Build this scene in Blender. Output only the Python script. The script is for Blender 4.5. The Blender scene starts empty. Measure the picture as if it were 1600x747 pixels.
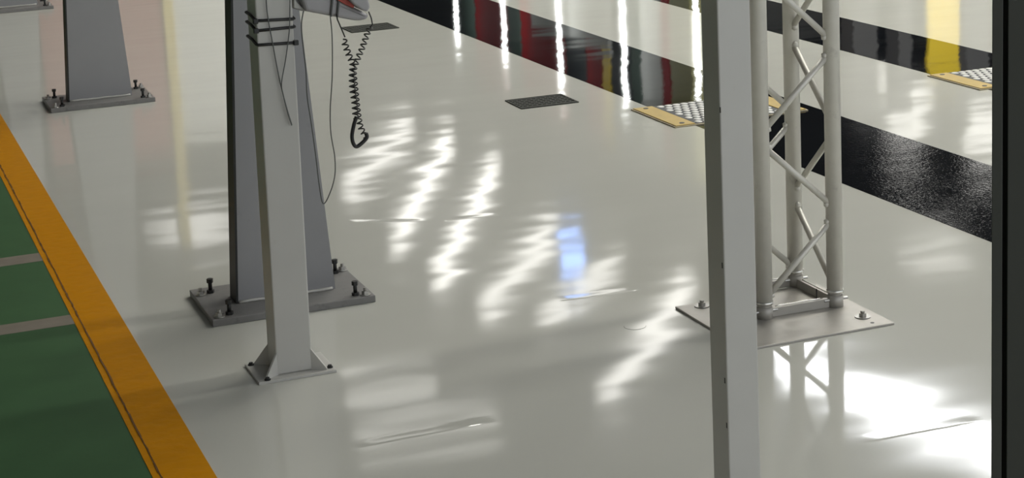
import bpy, bmesh, math, random
from math import sin, cos, tan, radians, pi, atan2, hypot
from mathutils import Vector, Matrix
random.seed(4)
scene = bpy.context.scene
COL = scene.collection

# ------------------------------------------------------------------ camera
F_PX, PX, PY, CAM_H = 2882.1, 800.0, 147.0, 1.74        # 1600x747 frame, lower part of a 4:3 picture
YAW, PITCH, ROLL = radians(20.428), radians(10.967), radians(-2.765)
FWD = Vector((sin(YAW)*cos(PITCH), cos(YAW)*cos(PITCH), -sin(PITCH)))
_r = Vector((cos(YAW), -sin(YAW), 0)); _u = _r.cross(FWD)
RGT = cos(ROLL)*_r + sin(ROLL)*_u; UPV = -sin(ROLL)*_r + cos(ROLL)*_u
cam_data = bpy.data.cameras.new('camera'); cam = bpy.data.objects.new('camera', cam_data); COL.objects.link(cam)
M = Matrix((RGT, UPV, -FWD)).transposed().to_4x4(); M.translation = (0, 0, CAM_H)
cam.matrix_world = M
cam_data.sensor_fit = 'HORIZONTAL'; cam_data.sensor_width = 36.0
cam_data.lens = F_PX/1600*36.0
cam_data.shift_y = -(373.5-PY)/1600
cam_data.clip_start = 0.05; cam_data.clip_end = 300
scene.camera = cam

# ------------------------------------------------------------------ world, lights, exposure
world = bpy.data.worlds.new('world'); scene.world = world; world.use_nodes = True
bg = world.node_tree.nodes['Background']
bg.inputs[0].default_value = (0.93, 0.97, 1.0, 1); bg.inputs[1].default_value = 1.3
scene.view_settings.view_transform = 'Standard'; scene.view_settings.look = 'None'
scene.view_settings.gamma = 1.0; scene.view_settings.use_curve_mapping = False
scene.view_settings.exposure = 0.10

# ------------------------------------------------------------------ pixel helpers
def ray(x, y): return FWD + RGT*((x-PX)/F_PX) - UPV*((y-PY)/F_PX)
def G(x, y, z=0.0):
    d = ray(x, y); t = (z-CAM_H)/d.z; return Vector((d.x*t, d.y*t, z))
def onY(x, y, Y):
    d = ray(x, y); t = Y/d.y; return Vector((d.x*t, Y, CAM_H+d.z*t))
def ceil_pt(x, y, Z):          # what the floor mirrors at pixel (x, y), on the plane z = Z
    d = ray(x, y); D = (CAM_H+Z)/(-d.z); return Vector((d.x*D, d.y*D, Z))
def azim(x, y):
    d = ray(x, y); return atan2(d.x, d.y)

# ------------------------------------------------------------------ materials
MATS = {}
def new_mat(name):
    m = bpy.data.materials.new(name); m.use_nodes = True
    nt = m.node_tree; b = nt.nodes['Principled BSDF']; MATS[name] = m
    return m, nt, b
def N(nt, t, **kw):
    n = nt.nodes.new(t)
    for k, v in kw.items():
        if k.startswith('i_'): n.inputs[int(k[2:])].default_value = v
        else: setattr(n, k, v)
    return n
def paint(name, col, rough=0.45, var=0.12, scale=18, metal=0.0, spec=0.5, bump=0.0, dirt=None, dscale=5):
    m, nt, b = new_mat(name)
    tc = N(nt, 'ShaderNodeTexCoord')
    no = N(nt, 'ShaderNodeTexNoise'); no.inputs['Scale'].default_value = scale; no.inputs['Detail'].default_value = 5
    nt.links.new(tc.outputs['Object'], no.inputs['Vector'])
    mr = N(nt, 'ShaderNodeMapRange'); mr.inputs[3].default_value = 1-var; mr.inputs[4].default_value = 1+var
    nt.links.new(no.outputs['Fac'], mr.inputs[0])
    mx = N(nt, 'ShaderNodeVectorMath', operation='SCALE'); mx.inputs[0].default_value = col
    nt.links.new(mr.outputs[0], mx.inputs['Scale'])
    out = mx.outputs[0]
    if dirt:
        n2 = N(nt, 'ShaderNodeTexNoise'); n2.inputs['Scale'].default_value = dscale; n2.inputs['Detail'].default_value = 9; n2.inputs['Roughness'].default_value = 0.7
        nt.links.new(tc.outputs['Object'], n2.inputs['Vector'])
        rp = N(nt, 'ShaderNodeValToRGB'); rp.color_ramp.elements[0].position = 0.60; rp.color_ramp.elements[1].position = 0.72
        rp.color_ramp.elements[0].color = (0, 0, 0, 1); rp.color_ramp.elements[1].color = (0.7, 0.7, 0.7, 1)
        nt.links.new(n2.outputs['Fac'], rp.inputs[0])
        mm = N(nt, 'ShaderNodeMix', data_type='RGBA')
        nt.links.new(rp.outputs[0], mm.inputs[0]); nt.links.new(out, mm.inputs[6]); mm.inputs[7].default_value = (*dirt, 1)
        out = mm.outputs[2]
    nt.links.new(out, b.inputs['Base Color'])
    b.inputs['Roughness'].default_value = rough; b.inputs['Metallic'].default_value = metal
    b.inputs['Specular IOR Level'].default_value = spec
    if bump:
        bp = N(nt, 'ShaderNodeBump'); bp.inputs['Strength'].default_value = bump; bp.inputs['Distance'].default_value = 0.004
        nt.links.new(no.outputs['Fac'], bp.inputs['Height']); nt.links.new(bp.outputs[0], b.inputs['Normal'])
    return m
def emit(name, col, s):
    m, nt, b = new_mat(name)
    b.inputs['Base Color'].default_value = (0.8, 0.8, 0.8, 1)
    b.inputs['Emission Color'].default_value = (*col, 1); b.inputs['Emission Strength'].default_value = s
    return m

SEAMS = [(G(555, 699), G(775, 656), .0007), (G(1345, 691), G(1537, 655), .0003), (G(540, 347), G(672, 345), .0004), (G(690, 345), G(785, 335), .0004), (G(870, 470), G(1000, 452), .0004)]
def coated_floor(name, col, rough, wave, fine, seams=True, fine_scale=60, var=0.04, worn=0.0):
    """poured resin: a colour with faint mottling, a clear glossy skin with slow waves and fine orange peel"""
    m, nt, b = new_mat(name); L = nt.links.new
    tc = N(nt, 'ShaderNodeNewGeometry')
    n0 = N(nt, 'ShaderNodeTexNoise'); n0.inputs['Scale'].default_value = 1.1; n0.inputs['Detail'].default_value = 6
    L(tc.outputs['Position'], n0.inputs['Vector'])
    mr = N(nt, 'ShaderNodeMapRange'); mr.inputs[3].default_value = 1-var; mr.inputs[4].default_value = 1+var
    L(n0.outputs['Fac'], mr.inputs[0])
    sc = N(nt, 'ShaderNodeVectorMath', operation='SCALE'); sc.inputs[0].default_value = col
    L(mr.outputs[0], sc.inputs['Scale']); L(sc.outputs[0], b.inputs['Base Color'])
    b.inputs['Roughness'].default_value = rough; b.inputs['IOR'].default_value = 1.5
    # height in metres
    mp = N(nt, 'ShaderNodeMapping'); mp.inputs['Scale'].default_value = (0.75, 1.5, 1)
    L(tc.outputs['Position'], mp.inputs['Vector'])
    w1 = N(nt, 'ShaderNodeTexNoise'); w1.inputs['Scale'].default_value = 1.5; w1.inputs['Detail'].default_value = 2.0; w1.inputs['Roughness'].default_value = 0.5
    L(mp.outputs[0], w1.inputs['Vector'])
    a1 = N(nt, 'ShaderNodeMath', operation='MULTIPLY'); a1.inputs[1].default_value = wave; L(w1.outputs['Fac'], a1.inputs[0])
    w2 = N(nt, 'ShaderNodeTexNoise'); w2.inputs['Scale'].default_value = fine_scale; w2.inputs['Detail'].default_value = 2
    L(tc.outputs['Position'], w2.inputs['Vector'])
    a2 = N(nt, 'ShaderNodeMath', operation='MULTIPLY_ADD'); a2.inputs[1].default_value = fine; L(w2.outputs['Fac'], a2.inputs[0]); L(a1.outputs[0], a2.inputs[2])
    h = a2.outputs[0]
    if worn:                                          # trodden, coarser skin towards the gateway
        sw = N(nt, 'ShaderNodeSeparateXYZ'); L(tc.outputs['Position'], sw.inputs[0])
        wr = N(nt, 'ShaderNodeMapRange', interpolation_type='SMOOTHSTEP'); wr.inputs[1].default_value = 7.6; wr.inputs[2].default_value = 6.2
        wr.inputs[3].default_value = 0; wr.inputs[4].default_value = worn; L(sw.outputs['Y'], wr.inputs[0])
        w3 = N(nt, 'ShaderNodeTexNoise'); w3.inputs['Scale'].default_value = 75; w3.inputs['Detail'].default_value = 2
        L(tc.outputs['Position'], w3.inputs['Vector'])
        a3 = N(nt, 'ShaderNodeMath', operation='MULTIPLY_ADD'); L(w3.outputs['Fac'], a3.inputs[0]); L(wr.outputs[0], a3.inputs[1]); L(h, a3.inputs[2])
        h = a3.outputs[0]
    if seams:
        sx = N(nt, 'ShaderNodeSeparateXYZ'); L(tc.outputs['Position'], sx.inputs[0])
        for p0, p1, amp in SEAMS:                     # short trowel ridges, each along its own line
            def mth(op, x, y=None, z=None):
                n = N(nt, 'ShaderNodeMath', operation=op)
                for i, v in enumerate((x, y, z)):
                    if v is None: continue
                    if isinstance(v, (int, float)): n.inputs[i].default_value = v
                    else: L(v, n.inputs[i])
                return n.outputs[0]
            sl = (p1.y-p0.y)/(p1.x-p0.x); cx = (p0.x+p1.x)/2; hl = abs(p1.x-p0.x)/2
            wob = N(nt, 'ShaderNodeTexNoise'); wob.inputs['Scale'].default_value = 9
            L(tc.outputs['Position'], wob.inputs['Vector'])
            yl = mth('MULTIPLY_ADD', sx.outputs['X'], sl, p0.y-sl*p0.x-.006)
            d = mth('SUBTRACT', mth('MULTIPLY_ADD', wob.outputs['Fac'], .012, yl), sx.outputs['Y'])
            rm = N(nt, 'ShaderNodeMapRange', interpolation_type='SMOOTHSTEP'); rm.inputs[1].default_value = -.045; rm.inputs[2].default_value = 0.003
            L(d, rm.inputs[0])
            rm2 = N(nt, 'ShaderNodeMapRange', interpolation_type='SMOOTHSTEP'); rm2.inputs[1].default_value = 0.012; rm2.inputs[2].default_value = 0.0
            L(d, rm2.inputs[0])
            wn = N(nt, 'ShaderNodeMapRange', interpolation_type='SMOOTHSTEP'); wn.inputs[1].default_value = hl; wn.inputs[2].default_value = hl*.7
            wn.inputs[3].default_value = 0; wn.inputs[4].default_value = amp
            L(mth('ABSOLUTE', mth('SUBTRACT', sx.outputs['X'], cx)), wn.inputs[0])
            h = mth('ADD', h, mth('MULTIPLY', mth('MULTIPLY', rm.outputs[0], rm2.outputs[0]), wn.outputs[0]))
    bp = N(nt, 'ShaderNodeBump'); bp.inputs['Strength'].default_value = 1.0; bp.inputs['Distance'].default_value = 1.0
    L(h, bp.inputs['Height']); L(bp.outputs[0], b.inputs['Normal'])
    return m

coated_floor('white_resin', (0.60, 0.60, 0.55), 0.07, 0.0026, 0.00001)
coated_floor('black_resin', (0.006, 0.007, 0.009), 0.035, 0.0028, 0.00006, seams=False, worn=0.00042, fine_scale=110, var=0.1)
paint('green_floor', (0.055, 0.130, 0.055), 0.45, 0.22, 6, spec=0.3, dirt=(0.075, 0.10, 0.06), dscale=3, bump=0.2)
paint('grey_line_paint', (0.23, 0.20, 0.165), 0.5, 0.25, 14, bump=0.2)
paint('yellow_line_paint', (0.60, 0.25, 0.002), 0.34, 0.10, 25, spec=0.08, bump=0.35, dirt=(0.5, 0.21, 0.012), dscale=4)
paint('crack_dark', (0.16, 0.07, 0.01), 0.7, 0.3, 40)
paint('post_paint', (0.53, 0.52, 0.49), 0.40, 0.05, 9, dirt=(0.46, 0.44, 0.40), dscale=6)
paint('column_paint', (0.30, 0.30, 0.31), 0.45, 0.06, 7, dirt=(0.17, 0.17, 0.18), dscale=5)
paint('column_plate_paint', (0.20, 0.195, 0.19), 0.42, 0.15, 30, dirt=(0.10, 0.10, 0.10), dscale=14)
paint('black_rubber', (0.008, 0.009, 0.009), 0.5, 0.2, 30)
paint('black_plastic', (0.012, 0.012, 0.012), 0.4, 0.2, 40)
paint('dark_steel', (0.02, 0.02, 0.02), 0.4, 0.2, 40, metal=0.3)
paint('zinc', (0.42, 0.41, 0.39), 0.35, 0.15, 50, metal=0.8)
paint('truss_aluminium', (0.66, 0.64, 0.58), 0.42, 0.07, 30, metal=0.2, dirt=(0.45, 0.43, 0.40), dscale=9)
paint('plate_steel', (0.42, 0.40, 0.365), 0.42, 0.10, 22, metal=0.25, dirt=(0.33, 0.31, 0.28), dscale=10)
paint('weld', (0.75, 0.74, 0.70), 0.25, 0.2, 60, metal=0.7)
paint('grey_wire', (0.10, 0.105, 0.10), 0.45, 0.1, 40)
paint('device_grey', (0.37, 0.36, 0.37), 0.45, 0.06, 20)
paint('device_red', (0.42, 0.05, 0.03), 0.4, 0.1, 20)
paint('grate_iron', (0.070, 0.072, 0.064), 0.7, 0.2, 30, spec=0.15)
paint('grate_dark', (0.008, 0.008, 0.008), 0.8, 0.2, 30, spec=0.1)
paint('plate_yellow', (0.48, 0.33, 0.065), 0.45, 0.18, 14, dirt=(0.30, 0.22, 0.07), dscale=8)
paint('stud_white', (0.70, 0.69, 0.66), 0.4, 0.08, 40)
paint('plate_edge', (0.36, 0.31, 0.20), 0.5, 0.2, 20)
paint('frame_dark', (0.085, 0.088, 0.080), 0.45, 0.08, 12)
paint('frame_groove', (0.008, 0.008, 0.008), 0.6, 0.1, 12)
paint('wall_paint', (0.52, 0.52, 0.50), 0.7, 0.05, 0.6)
paint('ceiling_paint', (0.045, 0.045, 0.05), 0.8, 0.1, 0.6)
paint('partition_red', (0.36, 0.13, 0.11), 0.6, 0.08, 2)
paint('door_white', (0.75, 0.75, 0.72), 0.5, 0.03, 2)
paint('cream_yellow', (0.72, 0.58, 0.20), 0.5, 0.05, 2)
paint('machine_red', (0.26, 0.012, 0.014), 0.6, 0.1, 2, spec=0.1)
paint('machine_grey', (0.42, 0.43, 0.42), 0.6, 0.1, 2, spec=0.2)
paint('pier_grey', (0.13, 0.13, 0.135), 0.6, 0.1, 2, spec=0.2)
paint('machine_dark', (0.018, 0.022, 0.024), 0.5, 0.1, 2)
paint('machine_green', (0.06, 0.09, 0.075), 0.5, 0.1, 2)
paint('machine_olive', (0.20, 0.19, 0.07), 0.5, 0.1, 2)
paint('machine_yellow', (0.90, 0.66, 0.03), 0.45, 0.05, 2)
emit('added_lamp_fill', (1.0, 0.98, 0.90), 31.0)
emit('lamp_light', (1.0, 0.98, 0.93), 4.8)
emit('lamp_dim', (1.0, 0.98, 0.93), 1.8)
emit('skylight_light', (0.96, 0.98, 1.0), 16.0)
emit('tube_light', (0.97, 1.0, 0.97), 9.0)
emit('blue_screen', (0.16, 0.38, 1.0), 6.0)

# ------------------------------------------------------------------ mesh helpers
def box(bm, x0, x1, y0, y1, z0, z1, bev=0.0):
    r = bmesh.ops.create_cube(bm, size=1.0)
    for v in r['verts']:
        v.co = Vector((x0+(v.co.x+.5)*(x1-x0), y0+(v.co.y+.5)*(y1-y0), z0+(v.co.z+.5)*(z1-z0)))
    if bev:
        es = list({e for v in r['verts'] for e in v.link_edges})
        bmesh.ops.bevel(bm, geom=es, offset=bev, segments=2, affect='EDGES', profile=0.5)
def cyl(bm, p0, p1, r0, r1=None, n=16, caps=True):
    p0, p1 = Vector(p0), Vector(p1); r1 = r0 if r1 is None else r1
    d = p1-p0; q = d.to_track_quat('Z', 'Y')
    a = [bm.verts.new(p0+q @ Vector((r0*cos(2*pi*i/n), r0*sin(2*pi*i/n), 0))) for i in range(n)]
    b = [bm.verts.new(p1+q @ Vector((r1*cos(2*pi*i/n), r1*sin(2*pi*i/n), 0))) for i in range(n)]
    for i in range(n):
        f = bm.faces.new((a[i], a[(i+1) % n], b[(i+1) % n], b[i])); f.smooth = n > 8
    if caps: bm.faces.new(a[::-1]); bm.faces.new(b)
def prism(bm, pts, vec):
    vec = Vector(vec)
    a = [bm.verts.new(Vector(p)) for p in pts]; b = [bm.verts.new(Vector(p)+vec) for p in pts]
    n = len(a)
    bm.faces.new(a[::-1]); bm.faces.new(b)
    for i in range(n): bm.faces.new((a[i], a[(i+1) % n], b[(i+1) % n], b[i]))
    bmesh.ops.recalc_face_normals(bm, faces=bm.faces[:])
def smooth_path(pts, k=8):
    pts = [Vector(p) for p in pts]; out = []
    P = [2*pts[0]-pts[1]]+pts+[2*pts[-1]-pts[-2]]
    for i in range(1, len(P)-2):
        for j in range(k):
            t = j/k; a, b, c, d = P[i-1:i+3]
            out.append(0.5*((2*b)+(c-a)*t+(2*a-5*b+4*c-d)*t*t+(3*b-a-3*c+d)*t**3))
    out.append(pts[-1]); return out
def tube(bm, pts, r, n=8):
    pts = [Vector(p) for p in pts]; rings = []
    t0 = (pts[1]-pts[0]).normalized(); up = Vector((0.3, 0.9, 0.31)); nrm = (up-t0*up.dot(t0)).normalized()
    for i, p in enumerate(pts):
        t = (pts[min(i+1, len(pts)-1)]-pts[max(i-1, 0)]).normalized()
        nrm = (nrm-t*nrm.dot(t)).normalized(); bn = t.cross(nrm)
        rad = r[i] if isinstance(r, (list, tuple)) else r
        rings.append([bm.verts.new(p+rad*(nrm*cos(2*pi*k/n)+bn*sin(2*pi*k/n))) for k in range(n)])
    for a, b in zip(rings, rings[1:]):
        for k in range(n):
            f = bm.faces.new((a[k], a[(k+1) % n], b[(k+1) % n], b[k])); f.smooth = True
    bm.faces.new(rings[0][::-1]); bm.faces.new(rings[-1])
def obj(name, bm, mat, parent=None, label=None, cat=None, group=None, kind=None):
    if isinstance(bm, bmesh.types.BMesh):
        bmesh.ops.recalc_face_normals(bm, faces=bm.faces[:])
        me = bpy.data.meshes.new(name); bm.to_mesh(me); bm.free()
        me.materials.append(MATS[mat])
    else: me = bm
    o = bpy.data.objects.new(name, me); COL.objects.link(o)
    if parent is not None: o.parent = parent
    for k, v in (('label', label), ('category', cat), ('group', group), ('kind', kind)):
        if v: o[k] = v
    return o
def BM(fn, *a, **k):
    bm = bmesh.new(); fn(bm, *a, **k); return bm
def thing(name, label, cat, loc, group=None, rot=None):
    o = bpy.data.objects.new(name, None); COL.objects.link(o); o.location = loc
    if rot: o.rotation_euler = rot
    o['label'] = label; o['category'] = cat; o.empty_display_size = 0.1
    if group: o['group'] = group
    return o
def copy_tree(o, parent=None):
    c = o.copy(); COL.objects.link(c); c.parent = parent
    for ch in list(o.children): copy_tree(ch, c)
    return c

# ------------------------------------------------------------------ the hall
YEL0, YELC, YEL1 = 0.622, 0.640, 0.765          # yellow line: left rim, crack, right edge
HX0, HX1, HY0, HY1, HZ = -7.0, 30.0, -2.5, 47.0, 7.5
floor = obj('floor', BM(box, HX0, HX1, HY0, HY1, -0.2, 0.0), 'white_resin', kind='structure')
floor['label'] = 'glossy off-white resin factory floor mirroring the lamps'
def marking(name, x0, x1, y0, y1, z, mat, label):
    return obj(name, BM(box, x0, x1, y0, y1, -0.001, z), mat, floor, label)
BANDS = [(G(1400, 322).x, 4.200), (5.075, 5.655)]
marking('black_band', 3.563, 4.195, HY0+.3, HY1-.1, 0.0012, 'black_resin', 'shiny black painted band across the white floor')
marking('black_band', 5.075, 5.655, HY0+.3, HY1-.1, 0.0012, 'black_resin', 'shiny black painted band across the white floor')
marking('walkway', HX0+.1, YEL0, HY0+.3, HY1-.1, 0.0015, 'green_floor', 'worn green painted walkway')
marking('yellow_line', YELC+0.0035, YEL1, HY0+.3, HY1-.1, 0.004, 'yellow_line_paint', 'orange yellow boundary line')
marking('yellow_rim', YEL0, YELC, HY0+.3, HY1-.1, 0.0028, 'yellow_line_paint', 'narrow rim of the yellow line beyond its crack')
# the crack between rim and line, a ragged dark groove
bm = bmesh.new(); pts = []
y = 3.0
while y < 16:
    pts.append((YELC+0.0018+random.uniform(-.0016, .0016), y)); y += random.uniform(.03, .09)
for (xa, ya), (xb, yb) in zip(pts, pts[1:]):
    w = random.uniform(.0010, .0030)
    vs = [bm.verts.new(p) for p in ((xa-w, ya, .0043), (xa+w, ya, .0043), (xb+w, yb, .0043), (xb-w, yb, .0043))]
    bm.faces.new(vs)
obj('crack', bm, 'crack_dark', floor, 'ragged dark crack along the yellow line', kind='stuff')
for pa, pb, w in (((0, 411), (65, 402), .115), ((0, 516), (112, 501), .105)):
    yc = (G(*pa).y+G(*pb).y)/2
    marking('grey_line', HX0+.2, YEL0, yc-w/2, yc+w/2, 0.0021, 'grey_line_paint', 'faded grey line across the green walkway')
pg = G(992, 510)
bm = bmesh.new(); cyl(bm, (pg.x, pg.y, -.001), (pg.x, pg.y, .0012), .034, .032, n=24)
obj('floor_plug', bm, 'white_resin', floor, 'small round filled plug in the white floor')

wall = obj('wall_back', BM(box, HX0, HX1, HY1, HY1+.25, -0.2, HZ), 'wall_paint', kind='structure')
obj('wall_left', BM(box, HX0-.25, HX0, HY0, HY1, -0.2, HZ), 'wall_paint', kind='structure')
obj('wall_added_dark', BM(box, 27.5, HX1, HY1-.6, HY1-.4, -0.2, HZ), 'machine_dark', kind='structure')  # dark sheet added so the bands mirror black at the right
obj('wall_right', BM(box, HX1, HX1+.25, 4.0, HY1, -0.2, HZ), 'wall_paint', kind='structure')
obj('wall_light_block', BM(box, HX0, 1.0, HY0-.25, HY0, -0.2, HZ), 'wall_paint', kind='structure')  # unseen wall added to keep daylight off the left floor
ceiling = obj('ceiling', BM(box, HX0, HX1, HY0, HY1, HZ, HZ+.25), 'ceiling_paint', kind='structure')

def bar_lamp(p0, p1, w, mat, name='lamp_panel'):
    p0, p1 = Vector(p0), Vector(p1); d = (p1-p0).normalized(); n = Vector((-d.y, d.x, 0))*(w/2)
    bm = bmesh.new(); prism(bm, [(p.x, p.y, HZ-.06) for p in (p0-n, p0+n, p1+n, p1-n)], (0, 0, .059))
    return obj(name, bm, mat, ceiling)
LAMPS = [((640, 200), (541, 300), .26), ((703, 218), (615, 385), .26), ((775, 258), (683, 450), .26), ((866, 360), (755, 485), .26),
         ((967, 408), (845, 505), .26), ((1078, 450), (945, 625), .30)]
for a, b, w in LAMPS: bar_lamp(ceil_pt(*a, HZ), ceil_pt(*b, HZ), w, 'lamp_light')
bm = bmesh.new()
prism(bm, [(p.x, p.y, HZ-.06) for p in [ceil_pt(x, y, HZ) for x, y in ((1640, 740), (1549, 716), (1400, 670), (1330, 634), (1215, 582), (1215, 535), (1330, 592), (1400, 622), (1549, 674), (1640, 705))]], (0, 0, .059))
obj('skylight_panel', bm, 'skylight_light', ceiling)
for a, b, w in (((540, 620), (680, 606), .7), ((560, 692), (775, 655), .5), ((262, 372), (360, 345), 1.6), ((1400, 225), (1440, 150), .7),
                ((1375, 140), (1392, 122), .8), ((1549, 240), (1560, 175), 1.2), ((1420, 410), (1500, 395), .8)):
    bar_lamp(ceil_pt(*a, HZ), ceil_pt(*b, HZ), w, 'lamp_dim')
for X in (6.8, 9.6, 12.4):  # unseen ceiling lamps added only to brighten the floor, outside its reflections
    for Y in (5.5, 8.2, 10.9, 13.6, 16.2): bar_lamp((X-.9, Y, 0), (X+.9, Y, 0), .5, 'added_lamp_fill')

# partition wall seen mirrored on the left
part_y = 22.0
def az_x(px, py, Y): return Y*tan(azim(px, py))
xa, xb, xc = az_x(70, 120, part_y), az_x(263, 120, part_y), az_x(372, 120, part_y)
partw = obj('wall_partition', BM(box, xa, xb, part_y, part_y+.2, -.1, 3.05), 'partition_red', kind='structure')
obj('trim_1', BM(box, xb, xb+.12, part_y-.05, part_y+.2, 0, 4.2), 'cream_yellow', kind='structure')
obj('door_1', BM(box, xb+.12, xc, part_y, part_y+.15, 0, 2.95), 'door_white', kind='structure')

# ------------------------------------------------------------------ machine line mirrored in the black bands
MX = 8.6
ml = thing('machine_line', 'row of red, grey and dark machine cabinets mirrored in the nearer black band', 'machine', (MX, 22, 0))
def az_y(px): return MX/tan(azim(px, 80))
segs = [(560, 712, 'machine_dark', 3.1), (722, 745, 'machine_green', 3.1), (745, 785, 'machine_red', 3.1), (795, 815, 'machine_green', 3.1), (815, 872, 'machine_red', 3.1),
        (884, 915, 'machine_dark', 3.1), (915, 940, 'machine_red', 3.1), (940, 953, 'machine_yellow', 3.1), (953, 972, 'machine_dark', 3.1), (984, 1000, 'machine_green', 3.1),
        (1000, 1033, 'machine_grey', 3.1), (1033, 1046, 'machine_red', 3.1), (1046, 1080, 'machine_olive', 3.1)]
for a, b, m_, h in segs:
    ya, yb = az_y(a)-22, az_y(b)-22
    obj('cabinet_panel', BM(box, 0, .5, yb+.01, ya-.01, 0, h, .01), m_, ml)
obj('cabinet_panel', BM(box, -.06, -.005, az_y(958)-22, az_y(838)-22, 0.0, 2.0, .01), 'machine_grey', ml)
for px, top, wh in ((715, 68, 'leftmost'), (790, 96, 'second from left'), (878, 143, 'ending by the floor grate'), (978, 166, 'left of the floor plate'), (1091, 156, 'beside the nearest post')):
    az = azim(px, top); X = MX-.25; Y = X/tan(az); D = hypot(X, Y)
    d = ray(px, top); Z = D*(-d.z)/hypot(d.x, d.y)-CAM_H
    t = thing('light_tube', 'white light tube mirrored in the nearer black band, streak '+wh, 'lamp', (X, Y, 0), 'light tubes along the machine line')
    obj('tube', BM(cyl, (0, 0, .03), (0, 0, Z), .026), 'tube_light', t)
    obj('foot', BM(cyl, (0, 0, 0), (0, 0, .03), .12), 'dark_steel', t)
# yellow column mirrored in the farther band
Y_ = 17.0
x0, x1 = Y_*tan(azim(1451, 60)), Y_*tan(azim(1499, 60))
yp = thing('yellow_pillar', 'bright yellow pillar mirrored in the farther black band', 'pillar', ((x0+x1)/2, Y_, 0))
obj('shaft', BM(box, -(x1-x0)/2, (x1-x0)/2, 0, .06, 0.02, 2.15, .01), 'machine_yellow', yp)
obj('base', BM(box, -.3, .3, -.1, .4, 0, .02), 'dark_steel', yp)
for i, (a, b) in enumerate(((1335, 1372), (1405, 1425), (1510, 1545))):
    x0, x1 = 20*tan(azim(a, 150)), 20*tan(azim(b, 150))
    o = obj('wall_pier', BM(box, x0, x1, 20, 20.3, -.1, 3.3), 'pier_grey', kind='structure')
# blue lit screen, hung from the ceiling
a = azim(893, 400); Yb = 24.0
def zat(px, py, Y):
    d = ray(px, py); return Y/d.y*(-d.z)-CAM_H
x0, x1 = Yb*tan(azim(876, 400)), Yb*tan(azim(911, 400)); z0, z1 = zat(893, 376, Yb), zat(893, 424, Yb)
bs = thing('hanging_screen', 'blue lit screen mirrored as a blue patch on the white floor', 'screen', ((x0+x1)/2, Yb, z0))
obj('panel', BM(box, -(x1-x0)/2, (x1-x0)/2, 0, .02, 0, z1-z0), 'blue_screen', bs)
obj('casing', BM(box, -(x1-x0)/2-.02, (x1-x0)/2+.02, .02, .12, -.02, z1-z0+.02), 'dark_steel', bs)
obj('hanger', BM(cyl, (0, .07, z1-z0), (0, .07, HZ-z0), .02), 'dark_steel', bs)

# ------------------------------------------------------------------ tapered columns
def hexnut(bm, x, y, z0, z1, r): cyl(bm, (x, y, z0), (x, y, z1), r, n=6)
CW0, CW1, CTH, CH = 0.325, 0.125, 0.085, 1.70     # foot width, top width, thickness, taper height
def make_column(loc, label):
    t = thing('tapered_column', label, 'column', loc, 'tapered grey columns along the yellow line')
    W, Dp, TH = 0.522, 0.365, 0.022
    obj('base_plate', BM(box, -W/2, W/2, -Dp/2, Dp/2, 0, TH, .002), 'column_plate_paint', t)
    yf = -0.045                                     # front face
    cx = 0.005
    def outline(y, e=0.0):
        return [(cx-CW0/2+e, y, TH), (cx+CW0/2, y, TH), (cx+CW1/2, y, CH), (cx+CW1/2, y, 3.2), (cx-CW1/2+e, y, 3.2), (cx-CW1/2+e, y, CH)]
    bm = bmesh.new(); prism(bm, outline(yf, .006), (0, CTH, 0)); obj('shaft', bm, 'column_paint', t)
    bm = bmesh.new()
    prism(bm, [(cx-CW0/2, yf-.002, TH), (cx-CW0/2+.007, yf-.002, TH), (cx-CW1/2+.007, yf-.002, CH), (cx-CW1/2+.007, yf-.002, 3.2), (cx-CW1/2, yf-.002, 3.2), (cx-CW1/2, yf-.002, CH)], (0, CTH+.004, 0))
    obj('edge_strip', bm, 'black_rubber', t, 'black strip on the left edge')
    bm = bmesh.new(); tube(bm, [(cx-CW0/2+.01+k*(CW0-.02)/14, yf-.004, TH+.003+random.uniform(0, .002)) for k in range(15)], .005, 6)
    obj('weld_bead', bm, 'post_paint', t)
    for i, (x, y) in enumerate(((-.205, .115), (-.20, -.145), (.205, -.150), (.215, .125))):
        bm = bmesh.new(); hexnut(bm, x, y, TH, TH+.010, .0125); cyl(bm, (x, y, TH+.010), (x, y, TH+.038), .0065, n=10); hexnut(bm, x, y, TH+.034, TH+.047, .0105)
        obj('anchor_bolt', bm, 'black_plastic', t, 'black anchor bolt')
        x2 = x+(-.034 if x < 0 else .03); y2 = y+(-.01 if i != 3 else .02)
        bm = bmesh.new(); cyl(bm, (x2, y2, TH), (x2, y2, TH+.003), .018, n=14); hexnut(bm, x2, y2, TH+.003, TH+.014, .012); cyl(bm, (x2, y2, TH+.014), (x2, y2, TH+.024), .006, n=8)
        obj('levelling_nut', bm, 'zinc', t)
    return t
c1 = make_column((1.268, 5.615, 0), 'tapered grey column right behind the white post with cables')
c2 = copy_tree(c1); c2.location = (1.262, 9.475, 0); c2['label'] = 'tapered grey column between the yellow line and the pale reflected door'
c3 = copy_tree(c1); c3.location = (1.258, 13.47, 0); c3['label'] = 'farthest tapered grey column with only its base plate in view'

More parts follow.
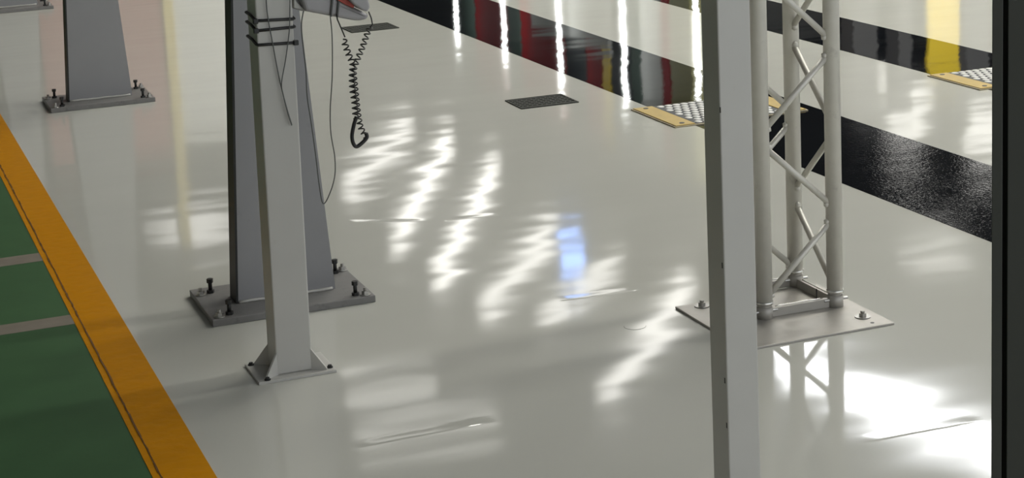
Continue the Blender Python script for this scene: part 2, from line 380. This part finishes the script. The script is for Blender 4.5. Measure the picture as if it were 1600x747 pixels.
# ------------------------------------------------------------------ white post with cables
PPX, PPY = 1.125, 4.935
LEAN = 0.0155
post = thing('cable_post', 'white square post with gusseted foot and cable ties, in front of a grey column', 'post', (PPX, PPY, 0))
hw = 0.0515
obj('base_plate', BM(box, -.112, .112, -.088, .088, 0, .008, .001), 'post_paint', post)
bm = bmesh.new(); box(bm, -hw, hw, -hw, hw, .008, 2.2, .004)
for v in bm.verts: v.co.x += (v.co.z-.008)*LEAN
obj('shaft', bm, 'post_paint', post)
for sx in (-1, 1):
    for sy in (-1, 1):
        d = Vector((sx, sy*.62, 0)).normalized(); n = Vector((-d.y, d.x, 0))*.003
        c = Vector((sx*(hw-.004), sy*(hw-.004), .008))
        bm = bmesh.new(); prism(bm, [c-n, c-n+d*.048, c-n+d*.048+Vector((0, 0, .004)), c-n+Vector((0, 0, .066))], 2*n)
        obj('gusset', bm, 'post_paint', post)
for x, y in ((-.098, .07), (-.085, -.078), (.1, -.06)):
    bm = bmesh.new(); cyl(bm, (x, y, .008), (x, y, .011), .009, n=12); hexnut(bm, x, y, .011, .016, .006); obj('screw', bm, 'dark_steel', post)
FY = PPY-hw                      # front plane of the post
def zfront(y, x=420): return onY(x, y, FY).z
tie_z = [zfront(31), zfront(46), zfront(69)]
for i, z in enumerate(tie_z):
    o_ = hw+.003; lx = z*LEAN
    tl = (-.004, 0, -.003)[i]
    path = [(-o_+lx, o_, z+.012), (-o_+lx, .0, z+.010), (-o_+lx, -o_+.004, z+.002-tl*.3), (-o_+.004+lx, -o_, z-tl*.3), (o_-.004+lx, -o_, z+tl), (o_+lx, -o_+.004, z+tl), (o_+lx, o_, z+.010), (-o_+lx, o_, z+.012)]
    bm = bmesh.new(); tube(bm, path, .0042, 8); tie = obj('cable_tie', bm, 'black_plastic', post)
    bm = bmesh.new(); box(bm, (o_ if i == 2 else -o_)+lx-.007, (o_ if i == 2 else -o_)+lx+.007, -o_-.007, -o_+.005, z-.007+(tl if i == 2 else 0), z+.007+(tl if i == 2 else 0), .002)
    obj('tie_head', bm, 'black_plastic', tie)
def pix_path(pl, Y, k=8): return smooth_path([onY(x, y, Y) for x, y in pl], k)
def top_tube(name, pl, Y, r, mat, label, cat, group=None, n=8):
    bm = bmesh.new(); tube(bm, pix_path(pl, Y), r, n); return obj(name, bm, mat, None, label, cat, group)
top_tube('thin_wire', [(416, -40), (416, 0), (419, 30), (425, 62), (431, 95), (438, 130), (447, 165), (456, 195)], FY-.0095, .0016, 'grey_wire', 'thin dark wire crossing under the ties on the white post face', 'wire', 'wires on the post')
top_tube('thin_wire', [(454, -40), (453, 0), (452.5, 40), (450.5, 62), (446, 95), (440, 130), (443, 150), (450, 178), (456, 196)], FY-.0125, .0015, 'grey_wire', 'thin dark wire down the right edge of the white post', 'wire', 'wires on the post')

# ------------------------------------------------------------------ grey arm of the post, holding the coiled lead
AY = PPY-.01
arm = thing('holder_arm', 'grey plastic holder arm with a red slot sticking out of the white post', 'holder', onY(457, 8, AY))
o0 = Vector(arm.location)
def loc(pl, Y): return [onY(x, y, Y)-o0 for x, y in pl]
def slab(name, pl, y0, y1, mat, bev=.006, par=None):
    bm = bmesh.new(); prism(bm, loc(pl, y0), (0, y1-y0, 0))
    if bev: bmesh.ops.bevel(bm, geom=bm.edges[:], offset=bev, segments=3, affect='EDGES', profile=.5)
    for f in bm.faces: f.smooth = False
    return obj(name, bm, mat, par or arm)
slab('bracket', [(459.5, -30), (470, -30), (474, 4), (481, 18), (470, 17), (459.5, 14)], AY-.02, AY+.02, 'device_grey', .003)
slab('wedge', [(459.5, -4), (464, 4), (477, 16), (459.5, 12)], AY-.032, AY-.018, 'post_paint', .001)
slab('lower_shell', [(462, -24), (500, -14), (530, 0), (556, 13), (575, 22), (578, 27), (570, 32), (556, 33), (515, 25), (478, 18)], AY-.055, AY+.045, 'device_grey', .010)
slab('upper_shell', [(537, -30), (562, -24), (576, 0), (579, 11), (575, 19), (567, 17), (553, 7), (541, -6)], AY-.085, AY-.010, 'device_grey', .006)
slab('red_slot', [(529, -5), (540, -3), (554, 9), (552, 13), (538, 6), (527, 0)], AY-.062, AY-.045, 'device_red', .001)
for px in (519, 529):
    bm = bmesh.new(); tube(bm, smooth_path(loc([(px+1.5, -22), (px, 2), (px-2, 26)], AY-.058), 6), .0032, 8); obj('lead_strap', bm, 'grey_wire', arm)
top_tube('looped_wire', [(474, 17), (471, 40), (474, 75), (478, 110), (480, 150), (486, 190), (493, 240), (499, 290), (505, 318), (515, 303), (523, 275), (523, 245), (517, 208), (516, 170), (519, 120), (519, 60), (516, 24)], AY-.062, .0017, 'grey_wire',
         'long thin grey wire hanging in a narrow loop below the holder arm', 'wire')
# coiled lead
def helix(path, r, pitch, ph=0.0, n_per=10):
    P = smooth_path(path, 30); out = []; s = 0.0; prev = P[0]
    dense = []
    for a, b in zip(P, P[1:]):
        L = (b-a).length; m = max(1, int(L/(pitch/n_per)))
        for i in range(m): dense.append(a+(b-a)*(i/m))
    dense.append(P[-1])
    for i, p in enumerate(dense):
        if i: s += (p-dense[i-1]).length
        t = (dense[min(i+1, len(dense)-1)]-dense[max(i-1, 0)]).normalized()
        u = Vector((0, 1, 0)); u = (u-t*u.dot(t)).normalized(); v = t.cross(u); a = ph+2*pi*s/pitch
        out.append(p+r*(u*cos(a)+v*sin(a)))
    return out
CY = AY-.063
coil = thing('coiled_lead', 'black coiled lead hanging doubled from the holder arm with a thick loop at its end', 'cable', onY(552, 230, CY))
oc = Vector(coil.location)
def put(name, path, r, mat='black_plastic', n=7):
    bm = bmesh.new(); tube(bm, [p-oc for p in path], r, n); return obj(name, bm, mat, coil)
pl = [onY(*p, CY) for p in ((537, 62), (541, 75), (546, 88), (551, 100), (550, 120), (551, 140), (554, 160), (556, 185))]
pr = [onY(*p, CY+.012) for p in ((578, 42), (572, 58), (566, 75), (559, 92), (553, 110), (555, 135), (557, 155), (560, 180), (564, 200), (572, 214))]
put('coil', helix(pl, .0078, .0155), .0022)
put('coil', helix(pr, .0072, .0150, 1.0), .0022)
put('straight_lead', [onY(*p, CY) for p in ((526, 22), (527, 30), (534, 46), (539, 58))], .0020)
put('straight_lead', [onY(*p, CY+.012) for p in ((576, 18), (580, 28), (582, 38), (578, 43))], .0020)
lp = smooth_path([onY(*p, CY-.004) for p in ((557, 182), (553, 195), (550, 212), (552, 224), (557, 229), (565, 224), (573, 215), (572, 208))], 6)
put('thick_loop', lp, .0056, n=10)

# ------------------------------------------------------------------ foreground post
s_ = 0.075
dpt = F_PX*s_*cos(azim(1150, 400))/49.5
pf = ray(1136, 600)*dpt                         # front left edge of the post
fpx, fpy = pf.x, pf.y
fp = thing('square_post', 'plain white square post standing nearest, in front of the aluminium truss', 'post', (fpx+s_/2, fpy+s_/2, 0))
obj('shaft', BM(box, -s_/2, s_/2, -s_/2, s_/2, .01, 2.4, .003), 'post_paint', fp)
obj('base_plate', BM(box, -.11, .11, -.11, .11, 0, .01, .001), 'post_paint', fp)
for (px, py) in ((1133, 595), (1136, 665), (1126, 172), (1129, 415)):
    d = ray(px, py); X = fpx; t = X/d.x; p = Vector((0, 0, CAM_H))+d*t
    bm = bmesh.new(); box(bm, -s_/2-.0006, -s_/2, p.y-fpy-s_/2-.001, p.y-fpy-s_/2+.003, p.z-.006, p.z+.006); obj('paint_chip', bm, 'dark_steel', fp)

# ------------------------------------------------------------------ aluminium truss tower
TX, TY = 2.629, 4.795; S2 = 0.120; CR = 0.0245
tr = thing('truss_tower', 'square aluminium truss tower bolted to a flat steel plate on the white floor', 'truss', (TX, TY, 0))
px0, px1, py0, py1 = 2.325-TX, 2.815-TX, 4.452-TY, 4.905-TY
bp_ = obj('base_plate', BM(box, px0, px1, py0, py1, 0, .007, .0015), 'plate_steel', tr)
corners = {'LF': (-S2, -S2), 'RF': (S2, -S2), 'RB': (S2, S2), 'LB': (-S2, S2)}
BZ, TOP = 0.052, 2.3
for k, (x, y) in corners.items():
    ch = obj('chord', BM(cyl, (x, y, BZ), (x, y, TOP), CR, n=24), 'truss_aluminium', tr)
    bm = bmesh.new(); cyl(bm, (x, y, .007), (x, y, .043), CR*1.0, n=24); cyl(bm, (x, y, .043), (x, y, .054), CR*.86, n=20, caps=False)
    obj('stub', bm, 'plate_steel', tr)
    bm = bmesh.new(); cyl(bm, (x, y, BZ-.002), (x, y, BZ+.008), CR*1.06, n=24); obj('collar', bm, 'weld', tr)
    bm = bmesh.new(); cyl(bm, (x-.04, y-.004, .028), (x+.04, y-.004, .028), .0045, n=8); obj('locking_pin', bm, 'zinc', tr)
order = ['LF', 'RF', 'RB', 'LB']
HP = 0.2525; DR = 0.0095; z_off = 0.045
for i in range(4):
    A = Vector((*corners[order[i]], 0)); B = Vector((*corners[order[(i+1) % 4]], 0)); d = (B-A).normalized()
    z = z_off-.0; k = 0
    while z+HP < TOP:
        p, q = (A, B) if k % 2 == 0 else (B, A); dd = (q-p).normalized()
        g_ = .028
        bm = bmesh.new(); a0 = p+dd*.012+Vector((0, 0, z+g_)); b0 = q-dd*.012+Vector((0, 0, z+HP-g_*.9))
        cyl(bm, a0, b0, DR, n=12); dg = obj('diagonal', bm, 'truss_aluminium', tr)
        for pt, sg in ((a0+dd*.012, 1), (b0-dd*.012, -1)):
            bm = bmesh.new(); bmesh.ops.create_icosphere(bm, subdivisions=1, radius=.0108, matrix=Matrix.Translation(pt))
            for f in bm.faces: f.smooth = True
            obj('weld', bm, 'truss_aluminium', dg)
        z += HP; k += 1
for a, b in (('LF', 'RF'), ('RF', 'RB'), ('RB', 'LB'), ('LB', 'LF')):
    (xa, ya), (xb, yb) = corners[a], corners[b]; bm = bmesh.new()
    if ya == yb: box(bm, min(xa, xb)+.02, max(xa, xb)-.02, ya-.006, ya+.010, .007, .034, .001)
    else: box(bm, xa-.008, xa+.008, min(ya, yb)+.02, max(ya, yb)-.02, .007, .034, .001)
    rail = obj('base_rail', bm, 'plate_steel', tr)
    bm = bmesh.new()
    if ya == yb: tube(bm, [(min(xa, xb)+.04+j*.016, ya+.008+random.uniform(-.002, .002), .0345) for j in range(11)], .0022, 6)
    else: tube(bm, [(xa+.002, min(ya, yb)+.04+j*.016, .0345) for j in range(11)], .0022, 6)
    obj('weld_bead', bm, 'weld', rail)
bm = bmesh.new(); cyl(bm, (S2-.052, -S2+.02, .03), (S2-.052, -S2+.02, .062), .0022, n=8); obj('split_pin', bm, 'dark_steel', tr)
for p in (G(1097, 482), G(1348, 499), G(1272, 457)):
    x, y = p.x-TX, p.y-TY
    bm = bmesh.new(); cyl(bm, (x, y, .007), (x, y, .010), .0235, n=20); obj('washer', bm, 'zinc', tr)
    bm = bmesh.new(); hexnut(bm, x, y, .010, .020, .012); cyl(bm, (x, y, .020), (x, y, .027), .0065, n=10); obj('nut', bm, 'plate_steel', tr)
p = G(1363, 508); bm = bmesh.new(); cyl(bm, (p.x-TX, p.y-TY, .0065), (p.x-TX, p.y-TY, .0078), .006, n=10); obj('plate_hole', bm, 'dark_steel', tr)

# ------------------------------------------------------------------ floor grates
def make_grate(cx, cy, w, d, label, rz=0.0):
    t = thing('floor_grate', label, 'grate', (cx, cy, 0), 'floor grates')
    t.rotation_euler = (0, 0, rz)
    obj('tray', BM(box, -w/2, w/2, -d/2, d/2, -.002, .0006), 'grate_dark', t)
    bm = bmesh.new()
    for a in ((-w/2, w/2, -d/2, -d/2+.006), (-w/2, w/2, d/2-.006, d/2), (-w/2, -w/2+.006, -d/2+.006, d/2-.006), (w/2-.006, w/2, -d/2+.006, d/2-.006)): box(bm, *a, 0, .0055)
    obj('rim', bm, 'grate_iron', t)
    n = 6
    for i in range(n):
        y = -d/2+.006+(i+.5)*(d-.012)/n
        obj('bar', BM(box, -w/2+.006, w/2-.006, y-.0085, y+.0085, .0005, .0050), 'grate_iron', t)
    for i in range(11):
        x = -w/2+(i+1)*w/12
        obj('cross_bar', BM(box, x-.003, x+.003, -d/2+.006, d/2-.006, .0004, .0030), 'grate_iron', t)
    return t
make_grate(3.184, 8.144, .293, .236, 'dark square floor grate beside the nearer black band', radians(-1.0))
make_grate(3.156, 10.946, .305, .245, 'dark floor grate partly behind the coiled lead')

# ------------------------------------------------------------------ yellow floor plates with white studs
def make_plate(x0, x1, y0, y1, label):
    t = thing('floor_plate', label, 'floor plate', ((x0+x1)/2, (y0+y1)/2, 0), 'yellow floor plates')
    w, d = (x1-x0)/2, (y1-y0)/2; e = .105
    obj('tray', BM(box, -w, w, -d, d, 0, .006, .001), 'plate_edge', t)
    for s in (-1, 1):
        a, b = (-w+.008, -w+e) if s < 0 else (w-e, w-.008)
        sp = obj('yellow_strip', BM(box, a, b, -d+.008, d-.008, .006, .010, .001), 'plate_yellow', t)
        for sy in (-1, 1):
            bm = bmesh.new(); cyl(bm, ((a+b)/2, sy*(d-.045), .010), ((a+b)/2, sy*(d-.045), .0115), .012, n=12); obj('screw', bm, 'dark_steel', sp)
    obj('stud_bed', BM(box, -w+e+.004, w-e-.004, -d+.012, d-.012, .006, .008), 'machine_dark', t)
    bm = bmesh.new(); nx = 11; ny = 9
    sxp = (2*w-2*e-.02)/nx; syp = (2*d-.03)/ny
    for j in range(ny):
        for i in range(nx-(j % 2)):
            x = -w+e+.01+(i+.5+.5*(j % 2))*sxp; y = -d+.015+(j+.5)*syp
            m = Matrix.Translation((x, y, .008)) @ Matrix.Diagonal((sxp*.45, syp*.44, .004, 1))
            bmesh.ops.create_icosphere(bm, subdivisions=2, radius=1, matrix=m)
    for f in bm.faces: f.smooth = True
    obj('studs', bm, 'stud_white', t, 'rows of white studs', kind='stuff')
    return t
make_plate(3.461, 4.135, 7.245, 7.715, 'yellow floor plate with white studs lying across the nearer black band')
make_plate(5.03, 5.70, 7.20, 7.64, 'yellow floor plate with white studs beside the dark door frame, on the farther black band')

# ------------------------------------------------------------------ dark door jamb close to the camera
jd = 1.75; jp = ray(1549.5, 400)*jd
jz = -azim(1549.5, 400)
jamb = thing('door_frame', 'dark grey door frame upright with a groove, at the right edge of the picture', 'door frame', (jp.x, jp.y, 0), rot=(0, 0, jz))
pxm = jp.length*cos(0)/F_PX*1.02
obj('stop', BM(box, 0, 15*pxm, 0, .05, 0, 2.3, .0005), 'frame_dark', jamb)
obj('groove', BM(box, 15*pxm, 22*pxm, .006, .05, 0, 2.3), 'frame_groove', jamb)
obj('upright', BM(box, 22*pxm, .11, -.002, .06, 0, 2.3, .0008), 'frame_dark', jamb)
